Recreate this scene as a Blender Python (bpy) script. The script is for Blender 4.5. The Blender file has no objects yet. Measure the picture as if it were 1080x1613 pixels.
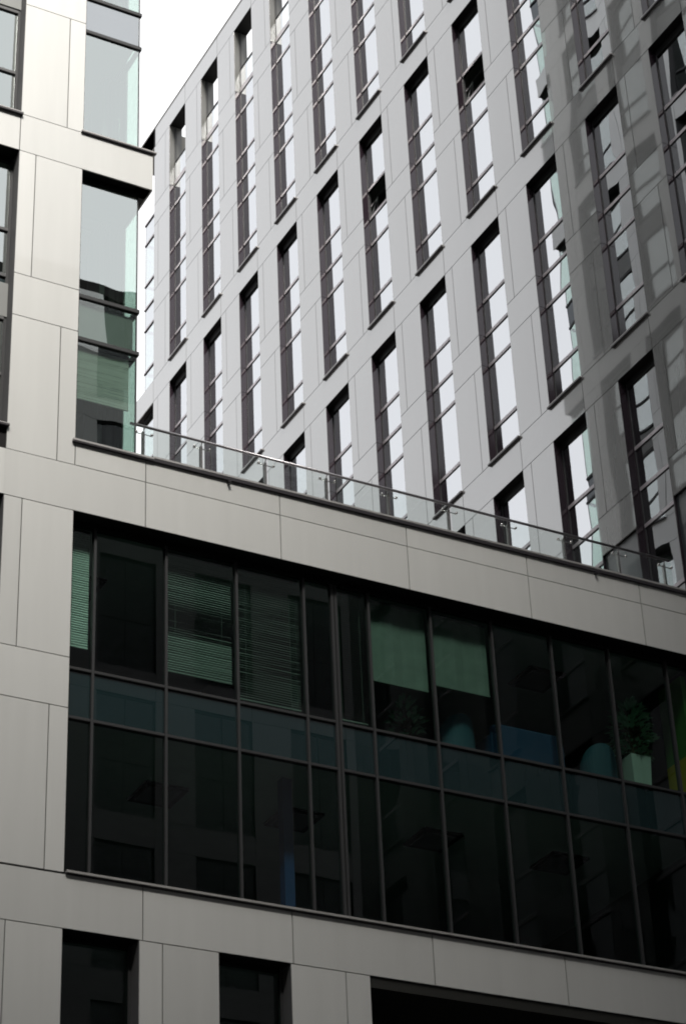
import bpy, bmesh, math, random
from mathutils import Matrix, Vector
random.seed(7)
R = math.radians
scene = bpy.context.scene
C = scene.collection

# ------------------------------------------------------------------ camera
cam_d = bpy.data.cameras.new('camera'); cam = bpy.data.objects.new('camera', cam_d); C.objects.link(cam)
cr = (0.8811, -0.4710, -0.0401); cdn = (0.2198, 0.4844, -0.8468); cf = (0.4183, 0.7373, 0.5304)
F_PX, YAW, PITCH, ROLL = 3604.92, 0.515649328, 0.558645196, 0.0473894853
cy, sy, cp, sp = math.cos(YAW), math.sin(YAW), math.cos(PITCH), math.sin(PITCH)
Fv = Vector((sy*cp, cy*cp, sp)); R0 = Vector((cy, -sy, 0)); D0 = Fv.cross(R0)
Rv = math.cos(ROLL)*R0 + math.sin(ROLL)*D0; Dv = -math.sin(ROLL)*R0 + math.cos(ROLL)*D0
m = Matrix.Identity(4)
for i in range(3):
    m[i][0] = Rv[i]; m[i][1] = -Dv[i]; m[i][2] = -Fv[i]
cam.matrix_world = m
cam_d.sensor_fit = 'HORIZONTAL'; cam_d.sensor_width = 24.0; cam_d.lens = F_PX/1080*24.0
cam_d.clip_start = 0.1; cam_d.clip_end = 3000
scene.camera = cam

# ------------------------------------------------------------------ light
OPP_L, OPP_C = 68.5, 92.0
SUN_EL, SUN_AZ = 48.0, 196.0          # degrees; azimuth clockwise from +Y: the hazy sun stands behind and left of the camera
world = bpy.data.worlds.new('World'); scene.world = world; world.use_nodes = True
wn = world.node_tree.nodes; wl = world.node_tree.links
bg = wn['Background']; sky = wn.new('ShaderNodeTexSky'); sky.sky_type = 'NISHITA'; sky.sun_disc = False
sky.sun_elevation = R(SUN_EL); sky.sun_rotation = R(SUN_AZ); sky.air_density = 1.0; sky.dust_density = 2.0; sky.ozone_density = 1.0
hs = wn.new('ShaderNodeHueSaturation'); hs.inputs['Saturation'].default_value = 0.12
ov = wn.new('ShaderNodeMix'); ov.data_type = 'RGBA'; ov.inputs[0].default_value = 0.88        # thin even cloud over the sky
ov.inputs[7].default_value = (6.9, 6.95, 7.1, 1)
wl.new(sky.outputs[0], hs.inputs['Color']); wl.new(hs.outputs[0], ov.inputs[6]); wl.new(ov.outputs[2], bg.inputs[0]); bg.inputs[1].default_value = 0.13
sun_d = bpy.data.lights.new('sun', 'SUN'); sun_d.energy = 5.0; sun_d.angle = R(16); sun_d.color = (1.0, 0.955, 0.89)
sun = bpy.data.objects.new('sun', sun_d); C.objects.link(sun)
az, el = R(SUN_AZ), R(SUN_EL)
tosun = Vector((math.sin(az)*math.cos(el), math.cos(az)*math.cos(el), math.sin(el)))
sun.rotation_euler = tosun.to_track_quat('Z', 'Y').to_euler(); sun.location = tosun*200
scene.view_settings.view_transform = 'Standard'; scene.view_settings.look = 'None'
scene.view_settings.exposure = 0.88; scene.view_settings.gamma = 1.0
cy_ = scene.cycles
cy_.max_bounces = 10; cy_.glossy_bounces = 5; cy_.transparent_max_bounces = 16; cy_.diffuse_bounces = 4
cy_.caustics_reflective = False; cy_.caustics_refractive = False
cy_.sample_clamp_indirect = 6.0; cy_.pixel_filter_type = 'BLACKMAN_HARRIS'; cy_.filter_width = 1.9

# ------------------------------------------------------------------ materials
def mat(name):
    mt = bpy.data.materials.new(name); mt.use_nodes = True
    return mt, mt.node_tree.nodes, mt.node_tree.links, mt.node_tree.nodes['Principled BSDF']
def pid_coords(n, l, k=37.0):
    tc = n.new('ShaderNodeTexCoord'); at = n.new('ShaderNodeAttribute'); at.attribute_name = 'pid'
    mul = n.new('ShaderNodeMath'); mul.operation = 'MULTIPLY'; mul.inputs[1].default_value = k
    l.new(at.outputs['Fac'], mul.inputs[0])
    ad = n.new('ShaderNodeVectorMath'); ad.operation = 'ADD'
    l.new(tc.outputs['Object'], ad.inputs[0]); l.new(mul.outputs[0], ad.inputs[1])
    return tc, at, ad.outputs[0]
def wavy(n, l, vec, scale, dist, detail=1.0, stretch=(1, 1, .6)):
    mp = n.new('ShaderNodeMapping'); mp.inputs['Scale'].default_value = stretch
    nz = n.new('ShaderNodeTexNoise'); nz.inputs['Scale'].default_value = scale; nz.inputs['Detail'].default_value = detail
    bp = n.new('ShaderNodeBump'); bp.inputs['Strength'].default_value = 1.0; bp.inputs['Distance'].default_value = dist
    l.new(vec, mp.inputs[0]); l.new(mp.outputs[0], nz.inputs['Vector']); l.new(nz.outputs['Fac'], bp.inputs['Height'])
    return bp.outputs[0]
def ramp_var(n, l, fac, base, amt):
    """base colour times 1 +- amt by a 0..1 value"""
    mr = n.new('ShaderNodeMapRange'); mr.inputs['To Min'].default_value = 1-amt; mr.inputs['To Max'].default_value = 1+amt
    l.new(fac, mr.inputs['Value'])
    vm = n.new('ShaderNodeVectorMath'); vm.operation = 'SCALE'; vm.inputs[0].default_value = base
    l.new(mr.outputs[0], vm.inputs['Scale']); return vm.outputs[0]
def panel_mat(name, base, rough, coat, wave, metal=0.0, coat_ior=1.5, scale=.55, crough=.02):
    mt, n, l, b = mat(name)
    tc, at, vec = pid_coords(n, l)
    # faint grime streaks + per panel tone
    mp = n.new('ShaderNodeMapping'); mp.inputs['Scale'].default_value = (3.0, 3.0, .25)
    nz = n.new('ShaderNodeTexNoise'); nz.inputs['Scale'].default_value = 1.6; nz.inputs['Detail'].default_value = 5
    l.new(vec, mp.inputs[0]); l.new(mp.outputs[0], nz.inputs['Vector'])
    mx = n.new('ShaderNodeMath'); mx.operation = 'MULTIPLY_ADD'; mx.inputs[1].default_value = .45
    l.new(at.outputs['Fac'], mx.inputs[0])
    m2 = n.new('ShaderNodeMath'); m2.operation = 'MULTIPLY'; m2.inputs[1].default_value = .55
    l.new(nz.outputs['Fac'], m2.inputs[0]); l.new(m2.outputs[0], mx.inputs[2])
    l.new(ramp_var(n, l, mx.outputs[0], base, .11), b.inputs['Base Color'])
    b.inputs['Roughness'].default_value = rough; b.inputs['Metallic'].default_value = metal
    b.inputs['Coat Weight'].default_value = coat; b.inputs['Coat Roughness'].default_value = crough; b.inputs['Coat IOR'].default_value = coat_ior
    w = wavy(n, l, vec, scale, wave)
    l.new(w, b.inputs['Coat Normal']); l.new(w, b.inputs['Normal'])
    return mt
def plain(name, base, rough=.5, metal=0.0, var=.08, spec=.5, coat=0):
    mt, n, l, b = mat(name)
    tc = n.new('ShaderNodeTexCoord'); nz = n.new('ShaderNodeTexNoise'); nz.inputs['Scale'].default_value = 4; nz.inputs['Detail'].default_value = 4
    l.new(tc.outputs['Object'], nz.inputs['Vector'])
    l.new(ramp_var(n, l, nz.outputs['Fac'], base, var), b.inputs['Base Color'])
    b.inputs['Roughness'].default_value = rough; b.inputs['Metallic'].default_value = metal
    b.inputs['Specular IOR Level'].default_value = spec; b.inputs['Coat Weight'].default_value = coat
    return mt
def glass_mat(name, tint, r0, wave, scale=.6, opaque=None, stretch=(1, 1, .45), gcol=(.95, .97, 1, 1)):
    """thin pane: tinted transmission plus fresnel reflection (or an opaque back-painted pane)"""
    mt, n, l, b = mat(name); n.remove(b); out = n['Material Output']
    tc, at, vec = pid_coords(n, l, 53.0)
    w = wavy(n, l, vec, scale, wave, .6, stretch)
    # Schlick reflectance of the whole pane (both faces), the same from either side
    ge = n.new('ShaderNodeNewGeometry'); dt = n.new('ShaderNodeVectorMath'); dt.operation = 'DOT_PRODUCT'
    l.new(ge.outputs['Incoming'], dt.inputs[0]); l.new(ge.outputs['Normal'], dt.inputs[1])
    ab = n.new('ShaderNodeMath'); ab.operation = 'ABSOLUTE'; l.new(dt.outputs['Value'], ab.inputs[0])
    om = n.new('ShaderNodeMath'); om.operation = 'SUBTRACT'; om.inputs[0].default_value = 1.0; l.new(ab.outputs[0], om.inputs[1])
    pw = n.new('ShaderNodeMath'); pw.operation = 'POWER'; pw.inputs[1].default_value = 4.0; l.new(om.outputs[0], pw.inputs[0])
    d = n.new('ShaderNodeMath'); d.operation = 'MULTIPLY_ADD'; d.inputs[1].default_value = 1.0-r0; d.inputs[2].default_value = r0
    l.new(pw.outputs[0], d.inputs[0])
    gl = n.new('ShaderNodeBsdfGlossy'); gl.inputs['Roughness'].default_value = 0.0; gl.inputs['Color'].default_value = gcol
    l.new(w, gl.inputs['Normal'])
    if opaque is None:
        tr = n.new('ShaderNodeBsdfTransparent'); tr.inputs['Color'].default_value = (*tint, 1)
    else:
        tr = n.new('ShaderNodeBsdfDiffuse'); tr.inputs['Color'].default_value = (*opaque, 1)
    mx = n.new('ShaderNodeMixShader'); l.new(d.outputs[0], mx.inputs[0]); l.new(tr.outputs[0], mx.inputs[1]); l.new(gl.outputs[0], mx.inputs[2])
    l.new(mx.outputs[0], out.inputs['Surface'])
    return mt

M = {}
M['panel_a'] = panel_mat('pale_warm_cladding', (.525, .528, .510), .42, .55, .006)
M['panel_b'] = panel_mat('grey_gloss_cladding', (.10, .1015, .099), .22, 1.0, .026, coat_ior=2.05, scale=.30, crough=.025)
M['panel_dark'] = panel_mat('dark_gloss_cladding', (.03, .035, .038), .3, 1.0, .006)
M['panel_opp'] = panel_mat('opposite_cladding', (.09, .09, .088), .5, .3, .004)
M['panel_skylit'] = panel_mat('skylit_top_cladding', (.5, .5, .5), .5, .3, .004)  # sky light on the top panels is put into this pale colour
M['backing'] = plain('dark_joint_backing', (.018, .017, .017), .8, spec=.1)  # near-black backing behind the panel joints
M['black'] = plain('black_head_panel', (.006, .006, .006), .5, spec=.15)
M['soffit'] = plain('dark_soffit_metal', (.025, .025, .022), .5, spec=.3)
M['reveal'] = plain('plum_grey_reveal_metal', (.022, .016, .021), .06, .0, spec=.6)
M['reveal_light'] = plain('grey_parapet_lining', (.085, .085, .08), .35)
M['frame'] = plain('dark_frame_metal', (.03, .031, .032), .5, .0, spec=.3)
M['frame_a'] = plain('grey_frame_metal', (.10, .10, .102), .75, .0, spec=.2)
M['transom'] = plain('pale_transom_metal', (.38, .35, .37), .35, .3)
M['coping'] = plain('metal_coping', (.36, .35, .34), .4, .3)
M['sill_dark'] = plain('dark_sill_metal', (.03, .026, .03), .4, .2)
M['glass_b'] = glass_mat('coated_glass', (.50, .60, .55), .45, .006, .9)
M['glass_a'] = glass_mat('green_tinted_glass', (.68, .84, .76), .36, .006, .9, gcol=(.93, .99, .97, 1))
M['glass_ribbon'] = glass_mat('dark_green_glass', (.52, .70, .63), .04, .0016, .5)
M['spandrel'] = glass_mat('teal_spandrel_glass', None, .06, .0016, .5, opaque=(.012, .024, .026))
M['spandrel_light'] = glass_mat('pale_grey_spandrel_glass', None, .26, .003, .6, opaque=(.10, .115, .12))
M['spandrel_b'] = glass_mat('grey_spandrel_glass', None, .45, .006, .9, opaque=(.03, .035, .034))
M['glass_opp'] = glass_mat('opposite_glass', (.3, .36, .34), .035, .002, .6)
M['glass_rail'] = glass_mat('clear_rail_glass', (.94, .965, .955), .04, .0003, .5)
M['steel'] = plain('brushed_steel', (.42, .41, .40), .22, .9)
M['rail_top'] = plain('dark_handrail', (.24, .23, .24), .3, .8)
M['slab'] = plain('concrete_slab', (.32, .32, .31), .85)
M['ceiling'] = plain('office_ceiling', (.20, .205, .20), .8)
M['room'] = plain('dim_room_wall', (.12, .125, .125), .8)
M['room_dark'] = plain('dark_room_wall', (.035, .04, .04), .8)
M['carpet'] = plain('dark_carpet', (.04, .04, .045), .9)
M['blind'] = plain('pale_blind', (.24, .25, .235), .7)
M['blind_bright'] = plain('white_blind', (.85, .87, .83), .7)
M['blind_mid'] = plain('light_blind', (.7, .72, .69), .7)
M['blind_shade'] = plain('roller_fabric', (.17, .19, .17), .8, var=.3)
M['blue'] = plain('blue_upholstery', (.022, .075, .11), .8)
M['sofa'] = plain('deep_blue_upholstery', (.004, .032, .09), .8)
M['blue_paint'] = plain('blue_column_paint', (.001, .035, .13), .5)
M['green_wall'] = plain('green_wall_paint', (.06, .20, .03), .6)
M['yellow'] = plain('yellow_wall_paint', (.45, .33, .02), .6)
M['pot'] = plain('white_planter', (.55, .58, .54), .4)
M['leaf'] = plain('houseplant_leaf', (.2, .34, .24), .45)
M['stem'] = plain('plant_stem', (.08, .06, .03), .7)
M['asphalt'] = plain('asphalt', (.05, .05, .052), .85)
M['paving'] = plain('grey_paving', (.25, .24, .23), .8)
M['roof'] = plain('roof_membrane', (.2, .2, .2), .9)

# ------------------------------------------------------------------ mesh builder
class MB:
    def __init__(self): self.v = []; self.f = []; self.m = []; self.p = []
    def box(self, a, b, mi=0, pid=None, fn=None):
        x0, x1 = sorted((a[0], b[0])); y0, y1 = sorted((a[1], b[1])); z0, z1 = sorted((a[2], b[2]))
        k = len(self.v); pts = [(x, y, z) for x in (x0, x1) for y in (y0, y1) for z in (z0, z1)]
        self.v += [fn(*q) if fn else q for q in pts]
        q = random.random() if pid is None else pid
        for f in ((0, 1, 3, 2), (4, 6, 7, 5), (0, 4, 5, 1), (2, 3, 7, 6), (0, 2, 6, 4), (1, 5, 7, 3)):
            self.f.append([k+i for i in f]); self.m.append(mi); self.p.append(q)
    def quad(self, pts, mi=0, pid=None):
        k = len(self.v); self.v += [tuple(p) for p in pts]
        self.f.append([k+i for i in range(len(pts))]); self.m.append(mi); self.p.append(random.random() if pid is None else pid)
    def tube(self, a, b, r, n=10, mi=0, r2=None):
        a, b = Vector(a), Vector(b); d = (b-a).normalized()
        u = d.orthogonal().normalized(); w = d.cross(u); k = len(self.v); r2 = r if r2 is None else r2; q = random.random()
        for c, rr in ((a, r), (b, r2)):
            for i in range(n):
                t = 2*math.pi*i/n; self.v.append(tuple(c + rr*(math.cos(t)*u + math.sin(t)*w)))
        for i in range(n):
            j = (i+1) % n; self.f.append([k+i, k+j, k+n+j, k+n+i]); self.m.append(mi); self.p.append(q)
        self.f.append([k+i for i in range(n)][::-1]); self.m.append(mi); self.p.append(q)
        self.f.append([k+n+i for i in range(n)]); self.m.append(mi); self.p.append(q)
    def ball(self, c, r, mi=0, nu=10, nv=6):
        k = len(self.v); q = random.random(); c = Vector(c)
        for j in range(1, nv):
            for i in range(nu):
                t, s = 2*math.pi*i/nu, math.pi*j/nv
                self.v.append(tuple(c + r*Vector((math.cos(t)*math.sin(s), math.sin(t)*math.sin(s), math.cos(s)))))
        top = len(self.v); self.v.append(tuple(c+Vector((0, 0, r)))); self.v.append(tuple(c-Vector((0, 0, r))))
        for j in range(nv-2):
            for i in range(nu):
                i2 = (i+1) % nu; self.f.append([k+j*nu+i, k+j*nu+i2, k+(j+1)*nu+i2, k+(j+1)*nu+i]); self.m.append(mi); self.p.append(q)
        for i in range(nu):
            i2 = (i+1) % nu
            self.f.append([top, k+i2, k+i]); self.m.append(mi); self.p.append(q)
            self.f.append([top+1, k+(nv-2)*nu+i, k+(nv-2)*nu+i2]); self.m.append(mi); self.p.append(q)
    def split(self, name, mats):
        out = []
        for f, mi, p in zip(self.f, self.m, self.p):
            b = MB(); b.quad([self.v[i] for i in f], mi, p); out.append(b.mesh(name, mats, recalc=False))
        return out
    def mesh(self, name, mats, recalc=True, smooth=False, bevel=0):
        me = bpy.data.meshes.new(name); me.from_pydata(self.v, [], self.f)
        for mt in (mats if isinstance(mats, (list, tuple)) else [mats]): me.materials.append(M[mt])
        for p, i in zip(me.polygons, self.m): p.material_index = i
        at = me.attributes.new('pid', 'FLOAT', 'FACE'); at.data.foreach_set('value', self.p)
        if recalc or bevel:
            bm = bmesh.new(); bm.from_mesh(me)
            bmesh.ops.recalc_face_normals(bm, faces=bm.faces)
            if bevel:
                bmesh.ops.bevel(bm, geom=bm.edges[:], offset=bevel, segments=3, affect='EDGES', profile=.6)
            bm.to_mesh(me); bm.free()
        if smooth: me.shade_smooth()
        return me
def link(name, me, parent=None, loc=(0, 0, 0), rz=0):
    o = bpy.data.objects.new(name, me); C.objects.link(o); o.location = loc; o.rotation_euler = (0, 0, rz)
    if parent: o.parent = parent
    return o
def tag(o, label=None, cat=None, group=None, kind=None):
    for k, v in (('label', label), ('category', cat), ('group', group), ('kind', kind)):
        if v: o[k] = v
    return o
def thing(name, loc, label, cat, group=None, rz=0):
    o = link(name, None, None, loc, rz); return tag(o, label, cat, group)

# ------------------------------------------------------------------ window kit
# local frame of every window: x along the wall from its left jamb, y inward, z up from its sill; origin on the wall plane
WC = {}
def window_meshes(key, W, H, trans, mulls=(), depth=.2, head=.2, span=(), reveal='reveal', frame='frame', tmat='transom', glass='glass_b',
                  spmat='spandrel_b', th=.07, mw=.045, tproj=.035, sill=(.06, .05, 'sill_dark', .03), open_z=None, post=.05, liner=.26, wide=None, deep_top=None, jz=()):
    if key in WC: return WC[key]
    lin = MB(); L = .028
    D = liner
    z_top = H
    lin.box((-L, .004, 0), (0, D, H), 0); lin.box((W, .004, 0), (W+L, D, H), 0)
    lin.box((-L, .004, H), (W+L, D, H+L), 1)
    lin.box((-L, .004, -L), (W+L, D, 0), 0)
    if deep_top is not None:                       # opening of the roof screen above the roof edge
        za = deep_top
        lin.box((-L, D, za), (0, .47, H), 2); lin.box((W, D, za), (W+L, .47, H), 2); lin.box((-L, D, H), (W+L, .47, H+L), 1)
        lin.box((-.001, .01, za), (.004, D, H-.0), 2)
    for z in jz:
        for x0, x1 in ((-.001, .0025), (W-.0025, W+.001)): lin.box((x0, .006, z-.006), (x1, depth-.02, z+.006), 1)
    fr = MB(); g0, g1 = depth-.02, depth+.05
    fr.box((0, depth-.006, 0), (post, g1, H), 0); fr.box((W-post, g0, 0), (W, g1, H), 0)
    fr.box((post, g0, 0), (W-post, g1, .05), 0)
    ztop_glass = H-head if deep_top is None else deep_top
    if deep_top is None:
        fr.box((post, g0-.004, H-head), (W-post, g1, H), 2)
    for x in mulls:
        w = mw
        if wide and abs(x-wide) < 1e-6: w = .12
        fr.box((x-w/2, depth-.05, .05), (x+w/2, g1, ztop_glass), 0)
        if w > .1: fr.box((x-.008, depth-.056, .05), (x+.008, depth-.0502, ztop_glass), 2)
    for z in trans:
        heavy = deep_top is not None and abs(z-deep_top) < 1e-6
        h = th*2.2 if heavy else th
        xs = [post]+[q for x in sorted(mulls) for q in (x-mw/2, x+mw/2)]+[W-post] if tproj < .05 and mulls else [post, W-post]
        for i in range(0, len(xs), 2):
            fr.box((xs[i], depth-tproj, z), (xs[i+1], g1+.002, z+h), 1)
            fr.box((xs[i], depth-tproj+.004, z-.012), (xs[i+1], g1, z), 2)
            if not mulls:
                c = (xs[i]+xs[i+1])/2
                fr.tube((c, depth-tproj-.004, z+h*.5), (c, depth-tproj+.001, z+h*.5), .011, 8, 2)
    if deep_top is not None:
        z = deep_top + .99
        fr.box((post, g0, z), (W-post, g1, z+.05), 0)
        fr.box((0, g1-.001, 0), (0, g1, 0), 0)
    pn = MB(); sg = MB()
    zs = [.05]+list(trans)+[ztop_glass]
    if deep_top is not None: zs = [.05]+[t for t in trans]+[deep_top+.99]
    xs = [post*.5]+list(mulls)+[W-post*.5]
    for i in range(len(zs)-1):
        for j in range(len(xs)-1):
            t = sg if i in span else pn
            x0, x1, z0, z1 = xs[j], xs[j+1], zs[i], zs[i+1]
            if open_z is not None and i == open_z:
                a = R(16); hgt = z1-z0-.09; yb = depth+.02; yt = yb+math.sin(a)*hgt; zq = z0+.085+math.cos(a)*hgt-.02
                p = [(x0+.03, yb, z0+.085), (x1-.03, yb, z0+.085), (x1-.03, yt, zq), (x0+.03, yt, zq)]
                t.quad(p)
                for s0, s1 in ((0, 1), (1, 2), (2, 3), (3, 0)):
                    A, B = Vector(p[s0]), Vector(p[s1]); fr.tube(A, B, .024, 6, 0)
                fr.tube((x0+.04, depth+.03, z0+hgt*.55), (x0+.05, yt-.04, zq-.1), .009, 6, 1)
                continue
            t.quad([(x0, depth+.002, z0), (x1, depth+.002, z0), (x1, depth+.002, z1), (x0, depth+.002, z1)])
            if t is sg: pass
    out = [lin.mesh('window', [reveal, 'black', 'reveal_light']), fr.mesh('frame', [frame, tmat, 'black'])]
    out.append(pn.split('pane', glass) if mulls and W > 5 else pn.mesh('pane', glass, recalc=False))
    out.append(None if not sg.f else sg.split('spandrel_glass', spmat) if W > 5 else sg.mesh('spandrel_glass', spmat, recalc=False))
    if sill:
        pr, hh, sm, ext = sill
        s = MB(); s.box((-ext, -pr, -hh), (W+ext, .0, -.012), 0); s.box((-ext, -pr, -.012), (W+ext, depth-.02, .0+.004), 1)
        out.append(s.mesh('sill', [sm, 'coping']))
    else: out.append(None)
    WC[key] = out
    return out
def place_window(parent, ms, loc, rz):
    w = link('window', ms[0], parent, loc, rz)
    for nm, me in (('frame', ms[1]), ('pane', ms[2]), ('spandrel_glass', ms[3]), ('sill', ms[4])):
        for e in (me if isinstance(me, list) else [me]):
            if e and len(e.polygons): link(nm, e, w)
    return w

# ------------------------------------------------------------------ cladding helper: grid wall with holes
GAP = .0085
def clad(mb, fn, u0, u1, z0, z1, th=.03):
    """one panel, its joint half-gaps taken off"""
    if u1-u0 < .03 or z1-z0 < .03: return
    mb.box((u0+GAP, 0, z0+GAP), (u1-GAP, th, z1-GAP), 0, None, fn)

# ================================================================== building B: grey screen facade, plane x = XB facing -x
XB = 24.8; S = 24.8
rootB = thing('hotel_building', (XB, 40, -1.6), 'tall grey building with glossy cladding and a grid of narrow upright windows behind the balustrade', 'building')
def pB(name, me, loc=(0, 0, 0), rz=0):
    o = link(name, me, rootB, (loc[0]-XB, loc[1]-40, loc[2]+1.6), rz); return o
YL = lambda c: (2.2009-.10257*(c-1))*S
WW = .0513*S
NC = 15
bands = [(2.187, 2.152), (2.046, 2.010), (1.898, 1.862), (1.7512, 1.716), (1.605, 1.569), (1.4553, 1.418), (1.3087, 1.2722), (1.159, 1.1222), (1.0105, .9746),
         (.863, .8265), (.715, .679), (.567, .531), (.419, .383), (.271, .235), (.123, .087)]
rows = {1: (1.7512, 2.152), 2: (1.4553, 1.716), 3: (1.159, 1.418), 4: (.863, 1.1222), 5: (.567, .8265), 6: (.271, .531)}
full = {0, 3, 5, 7, 9, 11, 13}            # bands that run unbroken over the windows
wb = MB(); wbk = MB()
fnB = lambda u, d, z: (XB+d-0.0, u, z)
Ymin = YL(NC)-WW-.8; Ymax = 57.27
def backB(y0, y1, z0, z1, dep=.3): wbk.box((XB+.034, y0, z0), (XB+dep, y1, z1), 0)
for i, (t, b) in enumerate(bands):
    zt, zb = t*S, b*S
    if i in full:
        ed = [Ymax]+[YL(c)-WW for c in range(0, NC+1)]+[Ymin]
        for a, e in zip(ed[:-1], ed[1:]): clad(wb, fnB, e, a, zb, zt)
        backB(Ymin+.02, Ymax-.02, zb+.03, zt-.03 if i else zt-.01, .47 if i == 0 else .3)
    else:
        for c in range(0, NC+1):
            hi, lo = YL(c)-WW, (YL(c+1) if c < NC else Ymin)
            clad(wb, fnB, lo, hi, zb, zt)
# storeys
for i in range(len(bands)):
    zt = bands[i][1]*S; zb = (bands[i+1][0]*S if i+1 < len(bands) else -1.6)
    typ = 'upper' if i % 2 == 1 else 'lower'
    for c in range(0, NC+1):
        hi, lo = YL(c)-WW, (YL(c+1) if c < NC else Ymin)
        if i >= 13:
            clad(wb, fnB, lo, hi, zb, zt); clad(wb, fnB, hi, (YL(c) if c else Ymax), zb, zt)
            continue
        if i == 8 and c in (9, 10):
            wb.box((lo+.004, .06, zb+.01), (hi-.004, .09, zt-.006), 1, None, lambda u, d, z: (XB+d, u, z)); continue
        j = hi-.0138*S if typ == 'upper' else lo+.0138*S
        clad(wb, fnB, lo, j, zb, zt); clad(wb, fnB, j, hi, zb, zt)
for c in range(0, NC+1):                 # piers' backing
    hi, lo = YL(c)-WW-.032, (YL(c+1)+.032 if c < NC else Ymin+.02)
    backB(lo, hi, -1.6, 2.046*S, .3) if c not in (9, 10) else (backB(lo, hi, -1.6, .863*S), wbk.box((XB+.095, lo, .86*S), (XB+.3, hi, .976*S), 0), backB(lo, hi, .9746*S+.03, 2.046*S))
    backB(lo, hi, 2.046*S, 2.187*S-.02, .47)
wbk.box((XB+.034, Ymin, -1.6), (XB+.3, Ymax-.03, .234*S), 0)
# corner ledges of the glazed end bay, and the end wall
for i, (t, b) in enumerate(bands):
    if i in full and i > 0 and i < 11:
        wbk.box((XB+.31, 55.6, b*S+.012), (XB+1.6, Ymax-.035, t*S-.012), 1)
        wb.box((XB+.036, Ymax-.03, b*S+.006), (XB+1.6, Ymax, t*S-.006), 0)
wbk.box((XB+.0, Ymax-1.5, 2.152*S+.012), (XB+1.6, Ymax-.035, 2.187*S-.02), 1)
for z0 in range(0, 14):
    wb.box((XB+1.61, Ymax-.03, -1.6+z0*3.96), (XB+14, Ymax, -1.6+z0*3.96+3.94), 0)
cop = MB(); cop.box((XB-.02, Ymin, 2.187*S), (XB+.49, Ymax+.02, 2.187*S+.035), 0)
pBm = pB
o = pB('cladding', wb.mesh('cladding', ['panel_b', 'panel_dark'])); o.data.transform(Matrix.Translation((-XB, -40, 1.6))); o.location = (0, 0, 0)
o = pB('backing_wall', wbk.mesh('backing_wall', ['backing', 'soffit'])); o.data.transform(Matrix.Translation((-XB, -40, 1.6))); o.location = (0, 0, 0)
o = pB('roof_coping', cop.mesh('roof_coping', 'coping')); o.data.transform(Matrix.Translation((-XB, -40, 1.6))); o.location = (0, 0, 0)
# floors and core
fl = MB(); cl = MB()
for i, (t, b) in enumerate(bands):
    if i == 0: continue
    fl.box((XB+.31, Ymin+.1, (b+.012)*S), (XB+14, 56.6, t*S-.02), 0)
cl.box((XB+4.6, Ymin+.1, -1.6), (XB+4.8, 56.4, 2.02*S), 0)
cl.box((XB+.35, 55.6, -1.6), (XB+4.6, 55.75, 2.0*S), 0)
for y in range(16, 56, 5): cl.box((XB+.9, y, -1.6), (XB+4.6, y+.12, 2.01*S), 0)
cl.box((XB+.35, Ymin, -1.6), (XB+14, Ymin+.1, 2.05*S), 0)
cl.box((XB+13.9, Ymin+.1, -1.6), (XB+14, 56.6, 2.05*S), 0)
for nm, b_, mt in (('floor_slab', fl, 'ceiling'), ('interior_wall', cl, 'room')):
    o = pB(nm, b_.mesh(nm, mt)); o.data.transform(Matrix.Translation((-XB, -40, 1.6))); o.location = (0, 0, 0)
# windows
T = lambda *r: [q*S for q in r]
tr3 = T(.0399, .1121, .1480, .1884)
def winB(row, c, opened=None, W=WW):
    zs, zh = rows[row]; H = (zh-zs)*S
    if row == 1:
        ms = window_meshes(('b1', W), W, H, T(.040, .1108, .1468, .187, .2588, .2948), span=(2, 5), deep_top=.2948*S, head=.2, post=.035, jz=T(.1108, .1468, .2588, .2948), th=.085, tproj=.022)
    else:
        ms = window_meshes(('b', row, opened, W), W, H, tr3, span=(2,), head=.2, post=.035, open_z=opened, jz=T(.1137, .1497), th=.085, tproj=.022)
    return pB_window(ms, (XB, YL(c), zs*S))
def pB_window(ms, loc):
    return place_window(rootB, ms, (loc[0]-XB, loc[1]-40, loc[2]+1.6), -math.pi/2)
for row in rows:
    for c in range(1, NC+1):
        if row in (5, 6) and c < 11: continue
        if row == 4 and c < 4: continue
        winB(row, c, 3 if (row == 2 and c in (6, 8)) else None)
# hidden low openings closed by plain boards (behind the terrace)
bd = MB()
for row in (4, 5, 6):
    for c in range(1, NC+1):
        if (row in (5, 6) and c < 11) or (row == 4 and c < 4):
            bd.box((XB+.1, YL(c)-WW-.02, rows[row][0]*S-.02), (XB+.2, YL(c)+.02, rows[row][1]*S+.02), 0)
o = pB('infill_board', bd.mesh('infill_board', 'panel_dark')); o.data.transform(Matrix.Translation((-XB, -40, 1.6))); o.location = (0, 0, 0)
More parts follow.
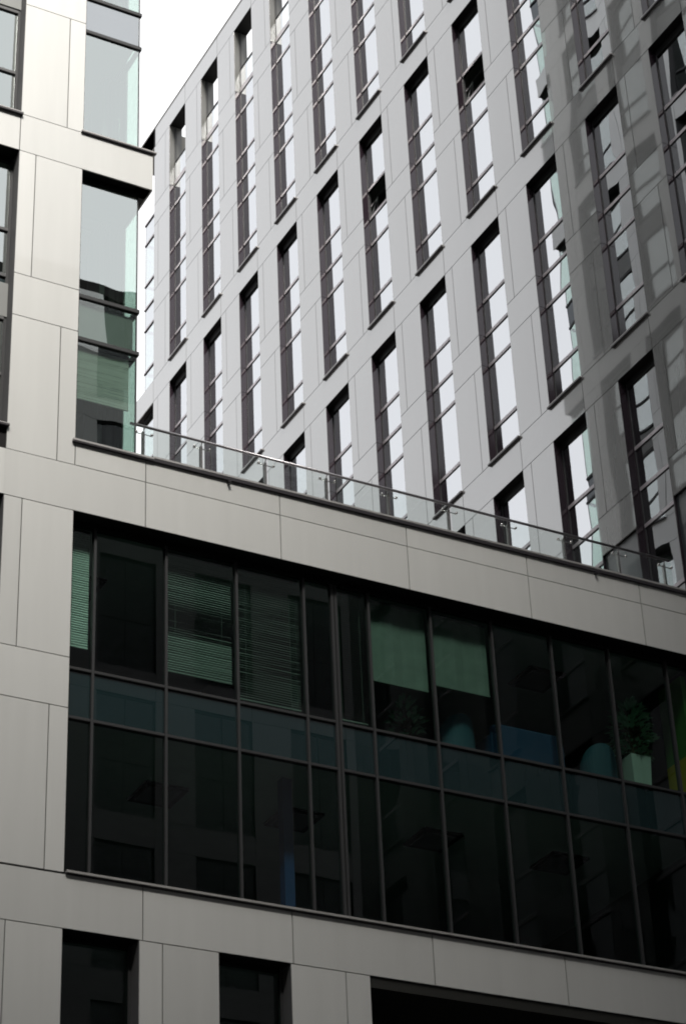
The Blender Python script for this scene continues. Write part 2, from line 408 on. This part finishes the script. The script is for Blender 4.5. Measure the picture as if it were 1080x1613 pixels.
# glazed end bay of column 0
def corner_bay(parent, base, rz_mirror, W, ret, H, trans, span, glass, spm, framem, tm, depth=.2, head=.1, deep=None, sillspec=True, mir=1):
    """window bay turning the corner: front pane W wide, return pane 'ret' deep; local x from the jamb to the corner"""
    w = MB(); fr = MB(); pn = MB(); sg = MB(); s = MB()
    X = lambda x: x*mir
    def bx(b, a, c, mi=0): b.box((X(a[0]), a[1], a[2]), (X(c[0]), c[1], c[2]), mi)
    bx(w, (-.028, .004, 0), (0, depth+.08, H), 0)
    bx(w, (W-.004, depth+ret, 0), (W+.0, depth+ret+.1, H), 0)
    zt = H-head if deep is None else deep
    bx(fr, (.0, depth-.02, 0), (.04, depth+.05, H), 0)
    bx(fr, (W-.025, depth-.003, 0), (W, depth+.025, zt), 0)
    if deep is None: bx(fr, (.04, depth-.02, H-head), (W+.005, depth+ret, H-.002), 2)
    for z in trans:
        bx(fr, (.04, depth-.035, z), (W+.03, depth+.05, z+.07), 1); bx(fr, (.04, depth-.032, z-.012), (W+.028, depth+.05, z), 2)
        bx(fr, (W-.05, depth+.05, z), (W+.03, depth+ret, z+.07), 1)
    zs = [.0]+list(trans)+[zt]
    for i in range(len(zs)-1):
        t = sg if i in span else pn; z0, z1 = zs[i], zs[i+1]
        t.quad([(X(.02), depth, z0), (X(W-.01), depth, z0), (X(W-.01), depth, z1), (X(.02), depth, z1)])
        pn.quad([(X(W-.002), depth+.01, z0), (X(W-.002), depth+ret, z0), (X(W-.002), depth+ret, z1), (X(W-.002), depth+.01, z1)])
    wo = link('window', w.mesh('window', ['reveal']), parent, base, rz_mirror)
    link('frame', fr.mesh('frame', [framem, tm, 'black']), wo); 
    for e in pn.split('pane', glass): link('pane', e, wo)
    for e in sg.split('spandrel_glass', spm): link('spandrel_glass', e, wo)
    return wo
y0 = YL(0)-WW
for row in (1, 2, 3, 4):
    zs, zh = rows[row]; H = (zh-zs)*S
    tr = T(.040, .1108, .1468, .187, .2588, .2948) if row == 1 else tr3
    corner_bay(rootB, (0, y0-40, zs*S+1.6), -math.pi/2, 57.0-y0, 1.3, H, tr, (2, 5) if row == 1 else (2,), 'glass_b', 'spandrel_b', 'frame', 'transom', mir=-1, deep=.2948*S if row == 1 else None)

# ================================================================== building A: pale tower with the low wing, plane y = YA facing -y
YA = 30.0; q = 30.0
rootA = thing('office_building', (8, YA, -1.6), 'pale panelled office tower with glazed corner and a low wing with long dark ribbon window', 'building')
OA = (8, YA, -1.6)
def addA(name, mb, mats, **kw):
    me = mb.mesh(name, mats, **kw); me.transform(Matrix.Translation((-OA[0], -OA[1], -OA[2]))); return link(name, me, rootA)
fa = MB(); bk = MB()
fnA = lambda u, d, z: (u, YA+d, z)
def ca(u0, u1, z0, z1): clad(fa, fnA, u0, u1, z0, z1)
def ba(u0, u1, z0, z1, dep=.32, mi=0): bk.box((u0, YA+.034, z0), (u1, YA+dep, z1), mi)
XL, XR, XG = -6.0, 13.3, 13.09
wcols = [(9.42-2.55*k, 10.67-2.55*k) for k in range(5)]      # narrow window columns left of the corner bay
ribL, ribR = 11.895, XB-.02
TOP = 62.0
zb = {}
rowsT = [(21.63, 27.62, 2.31, 3.21), (28.49, 34.49, 2.71, 3.60), (35.36, 41.36, 2.7, 3.6), (42.23, 48.23, 2.7, 3.6), (49.1, 55.1, 2.7, 3.6), (55.97, 60.6, 2.7, 3.6)]
bandsT = [(27.62, 28.49), (34.49, 35.36), (41.36, 42.23), (48.23, 49.1), (55.1, 55.97), (60.6, TOP)]
for z0, z1 in bandsT:
    ed = [XL]+[c[1] for c in reversed(wcols)]+[XR]
    for a, b in zip(ed[:-1], ed[1:]): ca(a, b, z0, z1)
    ba(XL+.02, XR-.04, z0+.02, z1-.02)
    bk.box((ribL-.2, YA+.32, z0+.012), (XR-.035, YA+1.6, z1-.012), 1)
# piers of the tower front
def piers(z0, z1, joint):
    xs = [XL]+[v for c in reversed(wcols) for v in c]+[ribL]
    for i in range(0, len(xs), 2):
        a, b = xs[i], xs[i+1]
        if joint == 'R': j = b-.325
        elif joint == 'L': j = a+.32
        else: j = None
        if j and j > a+.1: ca(a, j, z0, z1); ca(j, b, z0, z1)
        else: ca(a, b, z0, z1)
for k, (s0, h0, m0, m1) in enumerate(rowsT):
    if k == 0: piers(21.16, s0+m0, 'R')
    elif k == 1: piers(s0, 31.23, 'R')
    else: piers(s0, s0+m0, 'R')
    piers(s0+m0 if k != 1 else 31.23, s0+m1, None); piers(s0+m1, h0, 'L')
xs = [XL]+[v for c in reversed(wcols) for v in c]+[ribL]
for i in range(0, len(xs), 2): ba(xs[i]+.03 if i else XL+.02, xs[i+1]-.03, 9.5, 60.7)
# wing: the band under the corner bay sill, the fascia and the bands round the ribbon window
J = [ribL-1.245, 13.188, 15.741, 18.288, 20.838, 23.352, XB]
ca(ribL, J[1], 21.163, 21.62); ca(J[0], ribL, 21.163, 21.163)
for a, b in zip(J[1:-1], J[2:]): ca(a, b, 21.163, 21.62)
for a, b in zip(J[:-1], J[1:]): ca(a, b, 20.262, 21.163)
edl = [XL]+[c[1] for c in reversed(wcols)]
for a, b in zip(edl[:-1], edl[1:]): ca(a, b, 20.262, 21.163)
for i in range(0, 10, 2): pass
ba(XL+.02, XB-.03, 20.29, 21.6)
piers(17.5, 20.262, 'L'); piers(16.6, 17.5, None); piers(13.82, 16.6, 'R')
for a, b in zip([*edl[:-1], *J[:-1]], [*edl[1:], *J[1:]]): ca(a, b, 12.93, 13.80)
ba(XL+.02, XB-.03, 12.96, 13.79)
# storey below
low = [(11.895, 13.128), (14.46, 15.69)]
ed = xs[:-1]+[low[0][0], low[0][1], low[1][0], low[1][1], 17.10]
for i in range(0, len(ed), 2):
    a, b = ed[i], ed[i+1]
    jx = {0: None}.get(i, a+.32 if b < 11.9 or a < 13 else a+.385)
    if a > 13 and a < 14: jx = 13.515
    if a > 15: jx = 16.66
    if jx: ca(a, jx, 9.3, 12.93); ca(jx, b, 9.3, 12.93)
    else: ca(a, b, 9.3, 12.93)
for a, b in ((low[0][1], low[1][0]), (low[1][1], 17.10)): ba(a+.03, b-.03, 9.3, 12.96)
for k in range(12): ca(XL+k*1.925, XL+(k+1)*1.925, 8.4, 9.3)
for k in range(8): ca(XL+k*2.9, XL+(k+1)*2.9, 4.4, 8.4); ca(XL+k*2.9, XL+(k+1)*2.9, 0.3, 4.4); ca(XL+k*2.9, XL+(k+1)*2.9, -1.6, .3)
ba(XL+.02, 17.1, -1.6, 9.28)
# recessed entrance below the right half of the wing
bk.box((17.1, YA+.032, 12.75), (XB-.03, YA+5, 12.93), 1); bk.box((17.0, YA+5, -1.6), (XB-.03, YA+5.2, 12.9), 1); bk.box((16.95, YA+.32, -1.6), (17.1, YA+5, 12.9), 1)
# tower side, plane x = XR facing +x, seen only as a reflection from the street
YBK = 49.5
fnS = lambda u, d, z: (XR-d, u, z)
YG = YA+1.25
scols = [(33.0+2.51*k, 34.7+2.51*k) for k in range(6)]
def cs(u0, u1, z0, z1): clad(fa, fnS, u0, u1, z0, z1)
side_ed = [YG]+[c[0] for c in scols]+[YBK-1.25]
for z0, z1 in [(21.3, 21.63)]+bandsT:
    e2 = [YA+.032]+[c[1] for c in scols]+[YBK]
    for a, b in zip(e2[:-1], e2[1:]): cs(a, b, z0, z1)
    bk.box((XR-.32, YA+.05, z0+.02), (XR-.034, YBK-.04, z1-.02), 0)
sxs = [YG]+[v for c in scols for v in c]+[YBK-1.25]
for i in range(0, len(sxs), 2):
    a, b = sxs[i], sxs[i+1]
    for (s0, h0, m0, m1) in rowsT:
        cs(a, b, s0+m0, s0+m1)
        for z0, z1, left in ((s0, s0+m0, 0), (s0+m1, h0, 1)):
            j = a+.32 if left else b-.32
            cs(a, j, z0, z1); cs(j, b, z0, z1)
    bk.box((XR-.32, a+.03, 21.3), (XR-.034, b-.03, 60.7), 0)
for z0, z1 in bandsT: bk.box((XR-1.6, YBK-1.4, z0+.012), (XR-.33, YBK-.04, z1-.012), 1)
# tower back
for k in range(7): fa.box((XL+.02, YBK-.03, 21.3+k*5.8), (XR-1.3, YBK, 21.3+k*5.8+5.78), 0)
bk.box((XL, YBK-.3, 21.3), (XR-1.4, YBK-.04, 61.9), 0); bk.box((XL, YA+.1, -1.6), (XL+.2, YBK-.1, 61.9), 0)
addA('cladding', fa, ['panel_a']); addA('backing_wall', bk, ['backing', 'soffit'])
# copings and ledges
def ledge(nm, *boxes):
    co = MB()
    for p0, p1, mi in boxes: co.box(p0, p1, mi)
    addA(nm, co, ['coping', 'sill_dark'])
ledge('bay_sill', ((ribL-.06, YA-.06, 21.630), (XR+.02, YA+.19, 21.665), 0), ((ribL-.06, YA-.055, 21.60), (XR+.02, YA+.0, 21.632), 1))
ledge('parapet_coping', ((XR+.022, YA-.05, 21.663), (XB-.01, YA+.5, 21.70), 0), ((XR+.022, YA-.045, 21.60), (XB-.01, YA+.0, 21.665), 1))  # the dark strip under the coping paints its shadow line
ledge('upper_bay_sill', ((ribL-.05, YA-.05, 28.498), (XR+.05, YA+.2, 28.525), 0), ((ribL-.05, YA-.045, 28.475), (XR+.045, YA-.001, 28.50), 1), ((XR-.01, YA+.19, 28.50), (XR+.048, YA+1.2, 28.524), 0))
ledge('ribbon_sill', ((ribL+.02, YA-.06, 13.813), (XB-.02, YA+.28, 13.85), 0), ((ribL+.02, YA-.03, 13.79), (XB-.02, YA-.002, 13.815), 1))
for x in (14.741, 22.366):
    d = MB(); d.tube((x, YA-.09, 21.555), (x, YA+.02, 21.575), .028, 12, 0); d.tube((x, YA-.092, 21.555), (x, YA-.0915, 21.555), .02, 12, 0)
    addA('drain_spout', d, ['sill_dark'])
# terrace, floors, rooms
te = MB(); te.box((XR-.3, YA+.5, 21.0), (XB+.2, 57.5, 21.25), 0); te.box((XR+.02, YA+.33, 20.3), (XB-.03, YA+.5, 21.66), 0)
addA('terrace_deck', te, ['paving'])
fs = MB(); rw = MB(); cpt = MB()
def slab(x0, x1, y0, y1, z0, z1): fs.box((x0, y0, z0), (x1, y1, z1), 0)
slab(XL+.3, XB-.05, YA+.36, YA+9, 20.3, 20.9)                     # ceiling of upper ribbon storey
slab(XL+.3, XB-.05, YA+.40, YA+9, 16.75, 17.42)
slab(XL+.3, XB-.05, YA+.40, YA+9, 13.0, 13.72)
slab(XL+.3, 16.95, YA+.40, YA+9, 8.5, 9.3)
for (s0, h0, m0, m1) in rowsT:
    slab(XL+.3, XG-.06, YA+.26, YBK-.35, s0+m0+.1, s0+m1-.08)
    slab(XL+.3, XG-.06, YA+.36, YBK-.35, h0+.1, h0+.75)
rw.box((XL+.3, YA+8.8, 8.5), (XB-.05, YA+9, 20.9), 0)
rw.box((XL+.3, YA+6.0, 21.3), (XR-2.4, YA+6.2, TOP-.5), 0)
rw.box((XR-2.4, YA+6.2, 21.3), (XR-2.2, YBK-1.8, TOP-.5), 0)
for x in (1.5, 6.5): rw.box((x, YA+.5, 9.3), (x+.12, YA+8.8, 20.3), 0)
rw.box((10.9, YA+.42, 9.3), (11.1, YA+8.8, 20.3), 0); rw.box((16.60, YA+1.4, 17.42), (16.72, YA+8.8, 20.3), 0)
rw.box((XB-.2, YA+.4, 13.0), (XB-.05, YA+8.8, 20.3), 0); rw.box((XG-.30, YA+1.27, 21.3), (XG-.20, YA+1.9, 60.6), 0)
for x, y, z in ((14.6, 32.6, 16.75), (19.9, 32.4, 16.75), (22.6, 32.4, 16.75), (17.2, 32.6, 16.75), (12.9, 32.3, 20.3), (22.2, 32.0, 20.3)):
    k = MB(); k.box((x-.4, y-.4, z-.05), (x+.4, y+.4, z-.004), 0); k.box((x-.3, y-.3, z-.06), (x+.3, y+.3, z-.05), 1); addA('ceiling_cassette', k, ['black', 'frame'])
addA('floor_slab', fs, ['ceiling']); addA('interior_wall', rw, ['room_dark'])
rf = MB(); rf.box((XL, YA+.04, TOP-.35), (XR-.05, YBK-.05, TOP-.02), 0); addA('roof_slab', rf, ['roof'])
# round columns inside
for x, y, z0, z1 in ((12.55, 32.2, 21.4, 27.6), (12.55, 32.2, 28.5, 34.4)):
    k = MB(); k.tube((x, y, z0), (x, y, z1), .22, 20); addA('column', k, ['room'], smooth=False)
k = MB(); k.box((16.26, 31.2, 13.72), (16.44, 31.38, 16.75)); addA('column', k, ['blue_paint'])

def winA(ms, loc, rz=0): return place_window(rootA, ms, (loc[0]-OA[0], loc[1]-OA[1], loc[2]-OA[2]), rz)
a_kw = dict(reveal='frame_a', frame='frame', tmat='frame_a', glass='glass_a', spmat='spandrel', depth=.3, liner=.34, th=.06, post=.05)
for k, (s0, h0, m0, m1) in enumerate(rowsT):
    tr = [1.17, m0, m1, m1+1.05] if k else [1.17, 2.35, 3.28, 4.3]
    for c in (wcols[:3] if k < 4 else wcols[:1]):
        winA(window_meshes(('a', k), 1.25, h0-s0, tr, span=(2,), head=.1, **a_kw), (c[0], YA, s0))
    for c in scols:
        winA(window_meshes(('s', k), 1.7, h0-s0, tr, span=(2,), head=.1, **a_kw), (XR, c[0], s0), math.pi/2)
    trc = [m0, m1] if k > 1 else ([2.28, 3.21] if k == 0 else [2.71, 3.60])
    corner_bay(rootA, (ribL-OA[0], 0, s0-OA[2]), 0, XG-ribL, .95, h0-s0, trc, () if k == 0 else (1,), 'glass_a', 'spandrel_light', 'frame', 'frame', depth=.2, head=.1)
    corner_bay(rootA, (XR-OA[0], YBK-1.25-OA[1], s0-OA[2]), math.pi/2, 1.15, 1.1, h0-s0, trc, (1,), 'glass_a', 'spandrel', 'frame', 'frame', depth=.2, head=.1)
# left column of windows in the wing storeys and the close boards of far ones
for c in wcols[:2]:
    winA(window_meshes(('aw',), 1.25, 20.262-13.82, [2.75, 3.7, 4.7], span=(1,), head=.1, **a_kw), (c[0], YA, 13.82))
    winA(window_meshes(('al',), 1.25, 3.62, [1.1], head=.1, **a_kw), (c[0], YA, 9.31))
ib = MB()
for c in wcols[2:]: ib.box((c[0]-.02, YA+.1, 9.3), (c[1]+.02, YA+.2, 20.28), 0)
for c in wcols[3:]: ib.box((c[0]-.02, YA+.1, 21.1), (c[1]+.02, YA+.2, 49.2), 0)
for c in wcols[1:]: ib.box((c[0]-.02, YA+.1, 49.1), (c[1]+.02, YA+.2, 60.7), 0)
addA('infill_board', ib, ['panel_dark'])
for a, b in low:
    winA(window_meshes(('low',), 1.23, 3.62, [1.1], head=.06, **{**a_kw, 'glass': 'glass_ribbon'}), (a, YA, 9.31))
# ribbon window
mull = [12.40, 13.69, 15.0, 16.29, 16.88, 17.57, 18.83, 20.11, 21.38, 22.65, 23.95]
winA(window_meshes(('ribbon',), ribR-ribL, 20.262-13.85, [16.58-13.85, 17.46-13.85], [x-ribL for x in mull], span=(1,), head=.10, wide=16.88-ribL,
     reveal='soffit', frame='frame', tmat='frame', glass='glass_ribbon', spmat='spandrel', depth=.3, liner=.34, th=.045, mw=.045, post=.03, sill=None), (ribL, YA, 13.85))

# ------------------------------------------------------------------ blinds behind the ribbon and the corner bay
def venetian(x0, x1, ztop, zbot, y, label, tilt=.35, pitch=.045, mt='blind', band=0):
    T0 = tilt
    root = thing('window_blind', ((x0+x1)/2, y, zbot), label, 'blind', 'blinds drawn behind the office glass')
    s = MB(); n = int((ztop-zbot)/pitch); w = (x1-x0)/2
    for i in range(n):
        z = .02+i*pitch; j = random.uniform(-.005, .005)
        tilt = T0*(1.0 if i < n*band else .45+.25*math.sin(i*.21))*random.uniform(.85, 1.1) if band else T0*random.uniform(.9, 1.1)
        s.quad([(-w, -.018, z+j-.01*tilt), (w, -.018, z-j-.01*tilt), (w, .018, z+.036*tilt+.012), (-w, .018, z+.036*tilt+.012)])
    link('slats', s.mesh('slats', mt, recalc=False), root)
    r = MB(); r.box((-w, -.015, 0), (w, .015, .022)); link('bottom_rail', r.mesh('bottom_rail', mt), root)
    h = MB(); h.box((-w, -.03, ztop-zbot), (w, .03, ztop-zbot+.05)); link('head_rail', h.mesh('head_rail', 'frame_a'), root)
    c = MB()
    for x in (-w*.7, w*.7): c.tube((x, -.02, 0), (x, -.02, ztop-zbot), .0015, 5)
    link('cord', c.mesh('cord', mt), root)
def roller(x0, x1, ztop, zbot, y, label):
    root = thing('window_blind', ((x0+x1)/2, y, zbot), label, 'blind', 'blinds drawn behind the office glass')
    s = MB(); w = (x1-x0)/2; n = 14; H = ztop-zbot
    for i in range(n):
        a, b = -w+2*w*i/n, -w+2*w*(i+1)/n
        fa_ = lambda x: .012*math.sin(x*9)+.006*math.sin(x*23)
        s.quad([(a, fa_(a), 0), (b, fa_(b), 0), (b, fa_(b)*.3, H), (a, fa_(a)*.3, H)], 0, .5)
    link('shade', s.mesh('shade', 'blind_shade', recalc=False, smooth=True), root)
    r = MB(); r.box((-w, -.02, -.025), (w, .02, .01)); link('bottom_rail', r.mesh('bottom_rail', 'blind_shade'), root)
    t = MB(); t.tube((-w, .02, H), (w, .02, H), .035, 12); link('roller_tube', t.mesh('roller_tube', 'frame_a'), root)
ZC = 20.13
venetian(11.93, 12.36, ZC, 17.95, 30.42, 'narrow slatted blind in the leftmost pane of the ribbon window', 1.0, mt='blind_mid')
venetian(13.73, 14.96, ZC, 17.86, 30.42, 'wide slatted blind with a pale lower band in the third pane of the ribbon window', 1.0, band=.3)
venetian(15.04, 16.25, ZC, 17.62, 30.42, 'almost fully lowered dim slatted blind in the fourth pane of the ribbon window', .35)
venetian(16.95, 17.53, ZC, 17.62, 30.42, 'dark narrow slatted blind just right of the wide double mullion', .15)
roller(17.63, 18.80, ZC, 18.55, 30.44, 'half lowered plain green-grey shade, the left of the two plain shades')
roller(18.89, 20.07, ZC, 18.72, 30.44, 'half lowered plain green-grey shade, the right of the two plain shades')
venetian(11.96, 12.98, 23.85, 22.75, 30.30, 'half lowered slatted blind in the lowest pane of the glazed tower corner', 1.0, .034, 'blind_bright')

# ------------------------------------------------------------------ furniture seen through the ribbon window
def armchair(loc, rz, label):
    root = thing('armchair', loc, label, 'chair', 'blue armchairs by the ribbon window', rz)
    n, mrows = 22, 8; s = MB(); H = .78
    def shell(i, j, t):
        a = math.pi*(-.12+1.24*i/(n-1)); k = j/(mrows-1)
        top = .36+.62*(math.sin(math.pi*i/(n-1))**.8)
        z = .28+k*top*.78; r = .34+.05*k - t - .05*k*k
        return (r*math.cos(a), r*math.sin(a)*.95, z)
    for t, flip in ((0, 0), (.07, 1)):
        for i in range(n-1):
            for j in range(mrows-1):
                qd = [shell(i, j, t), shell(i+1, j, t), shell(i+1, j+1, t), shell(i, j+1, t)]
                s.quad(qd[::-1] if flip else qd, 0, .3)
    for i in range(n-1): s.quad([shell(i, mrows-1, 0), shell(i+1, mrows-1, 0), shell(i+1, mrows-1, .07), shell(i, mrows-1, .07)], 0, .3)
    for i in (0, n-1):
        for j in range(mrows-1): s.quad([shell(i, j, 0), shell(i, j+1, 0), shell(i, j+1, .07), shell(i, j, .07)], 0, .3)
    link('backrest', s.mesh('backrest', 'blue', smooth=True), root)
    c = MB(); c.box((-.28, -.3, .26), (.28, .26, .44)); link('seat', c.mesh('seat', 'blue', bevel=.04), root)
    for x, y in ((-.22, -.22), (.22, -.22), (-.22, .22), (.22, .22)):
        l = MB(); l.tube((x, y, .27), (x*1.15, y*1.15, 0), .018, 8, 0, .012); link('leg', l.mesh('leg', 'frame'), root)
ZF = 17.42
armchair((19.70, 31.1, ZF), R(180), 'blue tub armchair behind the glass left of the blue sofa')
armchair((22.74, 31.1, ZF), R(170), 'blue tub armchair behind the glass beside the potted plant')
so = thing('sofa', (21.02, 31.15, ZF), 'long deep blue sofa with a low back seen from behind through the ribbon window', 'sofa', None, R(180))
for nm, a, b, bv in (('base', (-.64, -.38, .12), (.64, .38, .30), .02), ('backrest', (-.64, .22, .31), (.64, .40, .98), .05), ('armrest', (-.77, -.38, .12), (-.65, .40, .78), .04), ('armrest', (.65, -.38, .12), (.77, .40, .78), .04)):
    k = MB(); k.box(a, b); link(nm, k.mesh(nm, 'sofa', bevel=bv), so)
for x in (-.32, .32):
    k = MB(); k.box((x-.31, -.36, .305), (x+.31, .2, .46)); link('seat_cushion', k.mesh('seat_cushion', 'sofa', bevel=.05), so)
    k = MB(); k.box((x-.29, .05, .62), (x+.29, .21, 1.06)); link('back_cushion', k.mesh('back_cushion', 'sofa', bevel=.05), so)
for x, y in ((-.6, -.3), (.6, -.3), (-.6, .3), (.6, .3)):
    k = MB(); k.tube((x, y, .12), (x, y, 0), .02, 8); link('leg', k.mesh('leg', 'frame'), so)
def plant(name, loc, label, hgt, npx, pot=True, spread=.4, lean=0):
    root = thing(name, loc, label, 'plant')
    p = MB(); st = MB(); lf = MB(); rnd = random.Random(len(label))
    a = [(-.17, -.17, 0), (.17, .17, 0)]
    k0 = len(p.v); w0, w1, hh = (.17, .22, 1.0) if hgt > 1 else (.15, .19, .42)
    p.v += [(-w0, -w0, 0), (w0, -w0, 0), (w0, w0, 0), (-w0, w0, 0), (-w1, -w1, hh), (w1, -w1, hh), (w1, w1, hh), (-w1, w1, hh)]
    for f in ((0, 3, 2, 1), (4, 5, 6, 7), (0, 1, 5, 4), (1, 2, 6, 5), (2, 3, 7, 6), (3, 0, 4, 7)): p.f.append(list(f)); p.m.append(0); p.p.append(.5)
    link('pot', p.mesh('pot', 'pot', bevel=.012), root)
    for i in range(npx):
        t = rnd.random()**.8; ang = rnd.uniform(0, 6.283); z = hh+t*hgt; r = spread*(.25+.75*math.sin(math.pi*min(1, t*.8+.15)))*rnd.uniform(.4, 1)
        b0 = Vector((lean*t, 0, hh+t*hgt*.75)); tip = Vector((r*math.cos(ang)+lean*t, r*math.sin(ang), z+rnd.uniform(-.05, .1)))
        if i % 3 == 0: st.tube(b0, tip, .006, 5, 0, .003)
        L = rnd.uniform(.09, .17); d = (tip-b0).normalized(); sd = d.cross(Vector((0, 0, 1)))
        sd = sd.normalized() if sd.length > .01 else Vector((1, 0, 0)); up = sd.cross(d); W = L*.28
        lf.quad([tip, tip+d*L*.5+sd*W-up*.01, tip+d*L-up*.05*rnd.random()*2, tip+d*L*.5-sd*W-up*.01])
    st.tube((0, 0, hh-.05), (lean, 0, hh+hgt*.8), .018, 8, 0, .008)
    link('stem', st.mesh('stem', 'stem'), root); link('foliage', lf.mesh('foliage', 'leaf', recalc=False), root)
plant('potted_plant', (23.56, 31.05, ZF), 'leafy houseplant in a white square planter behind the right end of the ribbon window', 1.08, 420)
plant('potted_plant', (18.95, 31.5, ZF), 'small dim palm with fronds showing just under the plain shade', .98, 150, spread=.32)
pw = thing('wall_panel', (24.55, 30.95, ZF), 'bright green wall panel with a yellow foot at the right end of the ribbon window', 'wall panel')
k = MB(); k.box((-.08, -.42, 1.07), (.02, .32, 2.7)); link('upper_panel', k.mesh('upper_panel', 'green_wall'), pw)
k = MB(); k.box((-.085, -.42, 0), (.02, .32, 1.07)); link('lower_panel', k.mesh('lower_panel', 'yellow'), pw)

# ------------------------------------------------------------------ balustrade
YR = 30.5
br = thing('glass_balustrade', (18.9, YR, 21.25), 'clear glass balustrade with steel posts and dark handrail along the terrace edge', 'balustrade')
OB = (18.9, YR, 21.25)
def addR(nm, mb, mt, **kw):
    me = mb.mesh(nm, mt, **kw); me.transform(Matrix.Translation((-OB[0], -OB[1], -OB[2]))); return link(nm, me, br)
zr = 22.665
k = MB(); k.tube((13.11, YR, zr), (24.55, YR, zr), .026, 14); addR('handrail', k, ['rail_top'], smooth=True)
posts = [13.37, 14.485, 15.75, 16.99, 18.275, 19.56, 20.86, 22.11, 23.36, 24.44]
for i, x in enumerate(posts):
    k = MB()
    k.box((x-.022, YR+.02, 21.25), (x-.008, YR+.075, zr-.09)); k.box((x+.008, YR+.02, 21.25), (x+.022, YR+.075, zr-.09))
    k.tube((x, YR+.045, zr-.13), (x, YR+.0, zr-.01), .010, 8)
    k.box((x-.07, YR-.01, 21.25), (x+.07, YR+.11, 21.262))
    p = addR('post', k, ['steel'])
    for zc in (zr-.145, 21.55):
        a = MB(); a.tube((x-.15, YR+.03, zc), (x+.15, YR+.03, zc), .0095, 8)
        for s in (-.15, .15):
            a.ball((x+s, YR-.005, zc), .026); a.tube((x+s, YR-.005, zc), (x+s, YR+.035, zc), .016, 8)
        me = a.mesh('crossbar', ['steel'], smooth=True); me.transform(Matrix.Translation((-OB[0], -OB[1], -OB[2]))); link('crossbar', me, p)
edges = [13.12]+[x for x in posts[1:-1]]+[24.62]
for a, b in zip(edges[:-1], edges[1:]):
    k = MB(); x0, x1 = a+.04, b-.04
    k.box((x0, YR-.012, 21.33), (x1, YR, zr-.045)); addR('glass_panel', k, ['glass_rail'])

# ------------------------------------------------------------------ street side behind the camera (right block seen in the glass, the others shaped or added for shade)
def block(X0, OT, label, nm, ncol=11):
    OX = X0+23
    opp = thing('opposite_building', (OX, -12, -1.6), label, 'building', 'office blocks across the street seen as reflections')
    ow = MB(); ob = MB()
    xs_o = [X0+4.2*k for k in range(ncol+1)]
    fnO = lambda u, d, z: (u, -12-d, z)
    nl = int((OT-4)//6.2); zlv = [-1.6]+[4+6.2*k for k in range(nl)]+[OT]
    for k in range(1, nl+1):
        z0, z1 = zlv[k], zlv[k+1]
        for i in range(ncol):
            clad(ow, fnO, xs_o[i], xs_o[i+1], z0, z0+1.2)
            zc = z1-2.9 if nm == 'b' and k == nl else z1
            clad(ow, fnO, xs_o[i], xs_o[i]+1.7, z0+1.2, zc)
            if zc < z1:
                clad(ow, fnO, xs_o[i], xs_o[i]+1.7, zc, z1)
                for j in range(len(ow.m)-6, len(ow.m)): ow.m[j] = 1
        ob.box((xs_o[0], -12.04, z0), (xs_o[-1], -12.3, z0+1.19))
        for i in range(ncol): ob.box((xs_o[i], -12.04, z0+1.2), (xs_o[i]+1.68, -12.3, z1))
    for i in range(ncol): clad(ow, fnO, xs_o[i], xs_o[i+1], -1.6, 4)
    ob.box((xs_o[0], -12.04, -1.6), (xs_o[-1], -12.3, 4)); ob.box((xs_o[0]-.1, -12.0, OT), (xs_o[-1]+.1, -30, OT+.6)); ob.box((xs_o[0], -29.9, -1.6), (xs_o[-1], -30, OT))
    ob.box((xs_o[0], -29.9, -1.6), (xs_o[0]+.2, -12.3, OT)); ob.box((xs_o[-1]-.2, -29.9, -1.6), (xs_o[-1], -12.3, OT)); ob.box((xs_o[0], -18, -1.6), (xs_o[-1], -17.8, OT))
    for n_, b_, mt in (('cladding', ow, ['panel_opp', 'panel_skylit']), ('backing_wall', ob, ['backing'])):
        me = b_.mesh(n_, mt); me.transform(Matrix.Translation((-OX, 12, 1.6))); link(n_, me, opp)
    for k in range(1, nl+1):
        z0, z1 = zlv[k], zlv[k+1]
        for i in range(ncol):
            ms = window_meshes(('o', round(z1-z0, 2)), 2.5, z1-z0-1.2, [2.2], [1.25], head=.05, depth=.15, liner=.2, reveal='soffit', frame='frame', tmat='frame', glass='glass_opp', sill=None, th=.08)
            place_window(opp, ms, (xs_o[i]+4.2-OX, 0, z0+1.2+1.6), math.pi)
block(-41.2, OPP_L, 'unseen office block across the street on the left, its height set to shade the facade', 'a', 11)  # out of view; height set so its soft shadow grades the facade
block(5.3, OPP_C, 'unseen tallest office block straight behind the camera, added to shade the right of the facade', 'c', 4)  # added out of view to darken the right side of the facade
block(24, 60.0, 'wide office block across the street, its top painted sky-lit, whose roofline reflects in the tower corner glass', 'b', 11)

sw = thing('shading_wing', (-10, 12, -1.6), 'unseen plain grey wing added on the left to keep low light off the facade', 'building')  # added out of view to block low light from the left
k = MB()
for y in range(0, 10):
    for z in range(0, 9): k.box((-9.03, -6+y*3.55, -1.6+z*4), (-9, -6+y*3.55+3.53, -1.6+z*4+3.98))
k.box((-30, -6, -1.6), (-9.04, 29.4, 34.3)); me = k.mesh('wall', 'panel_opp'); me.transform(Matrix.Translation((10, -12, 1.6))); link('wall', me, sw)
# ------------------------------------------------------------------ ground
g = MB(); g.quad([(-600, -600, -1.62), (600, -600, -1.62), (600, 600, -1.62), (-600, 600, -1.62)])
tag(link('ground', g.mesh('ground', 'paving')), kind='structure')
g = MB(); g.box((-300, 2, -1.75), (300, 14, -1.6)); tag(link('road', g.mesh('road', 'asphalt')), kind='structure')
g = MB(); g.box((-300, 14, -1.75), (300, 29.95, -1.47)); g.box((-300, -11.95, -1.75), (300, 2, -1.47)); tag(link('pavement', g.mesh('pavement', 'paving')), kind='structure')
print('objects', len(bpy.data.objects))
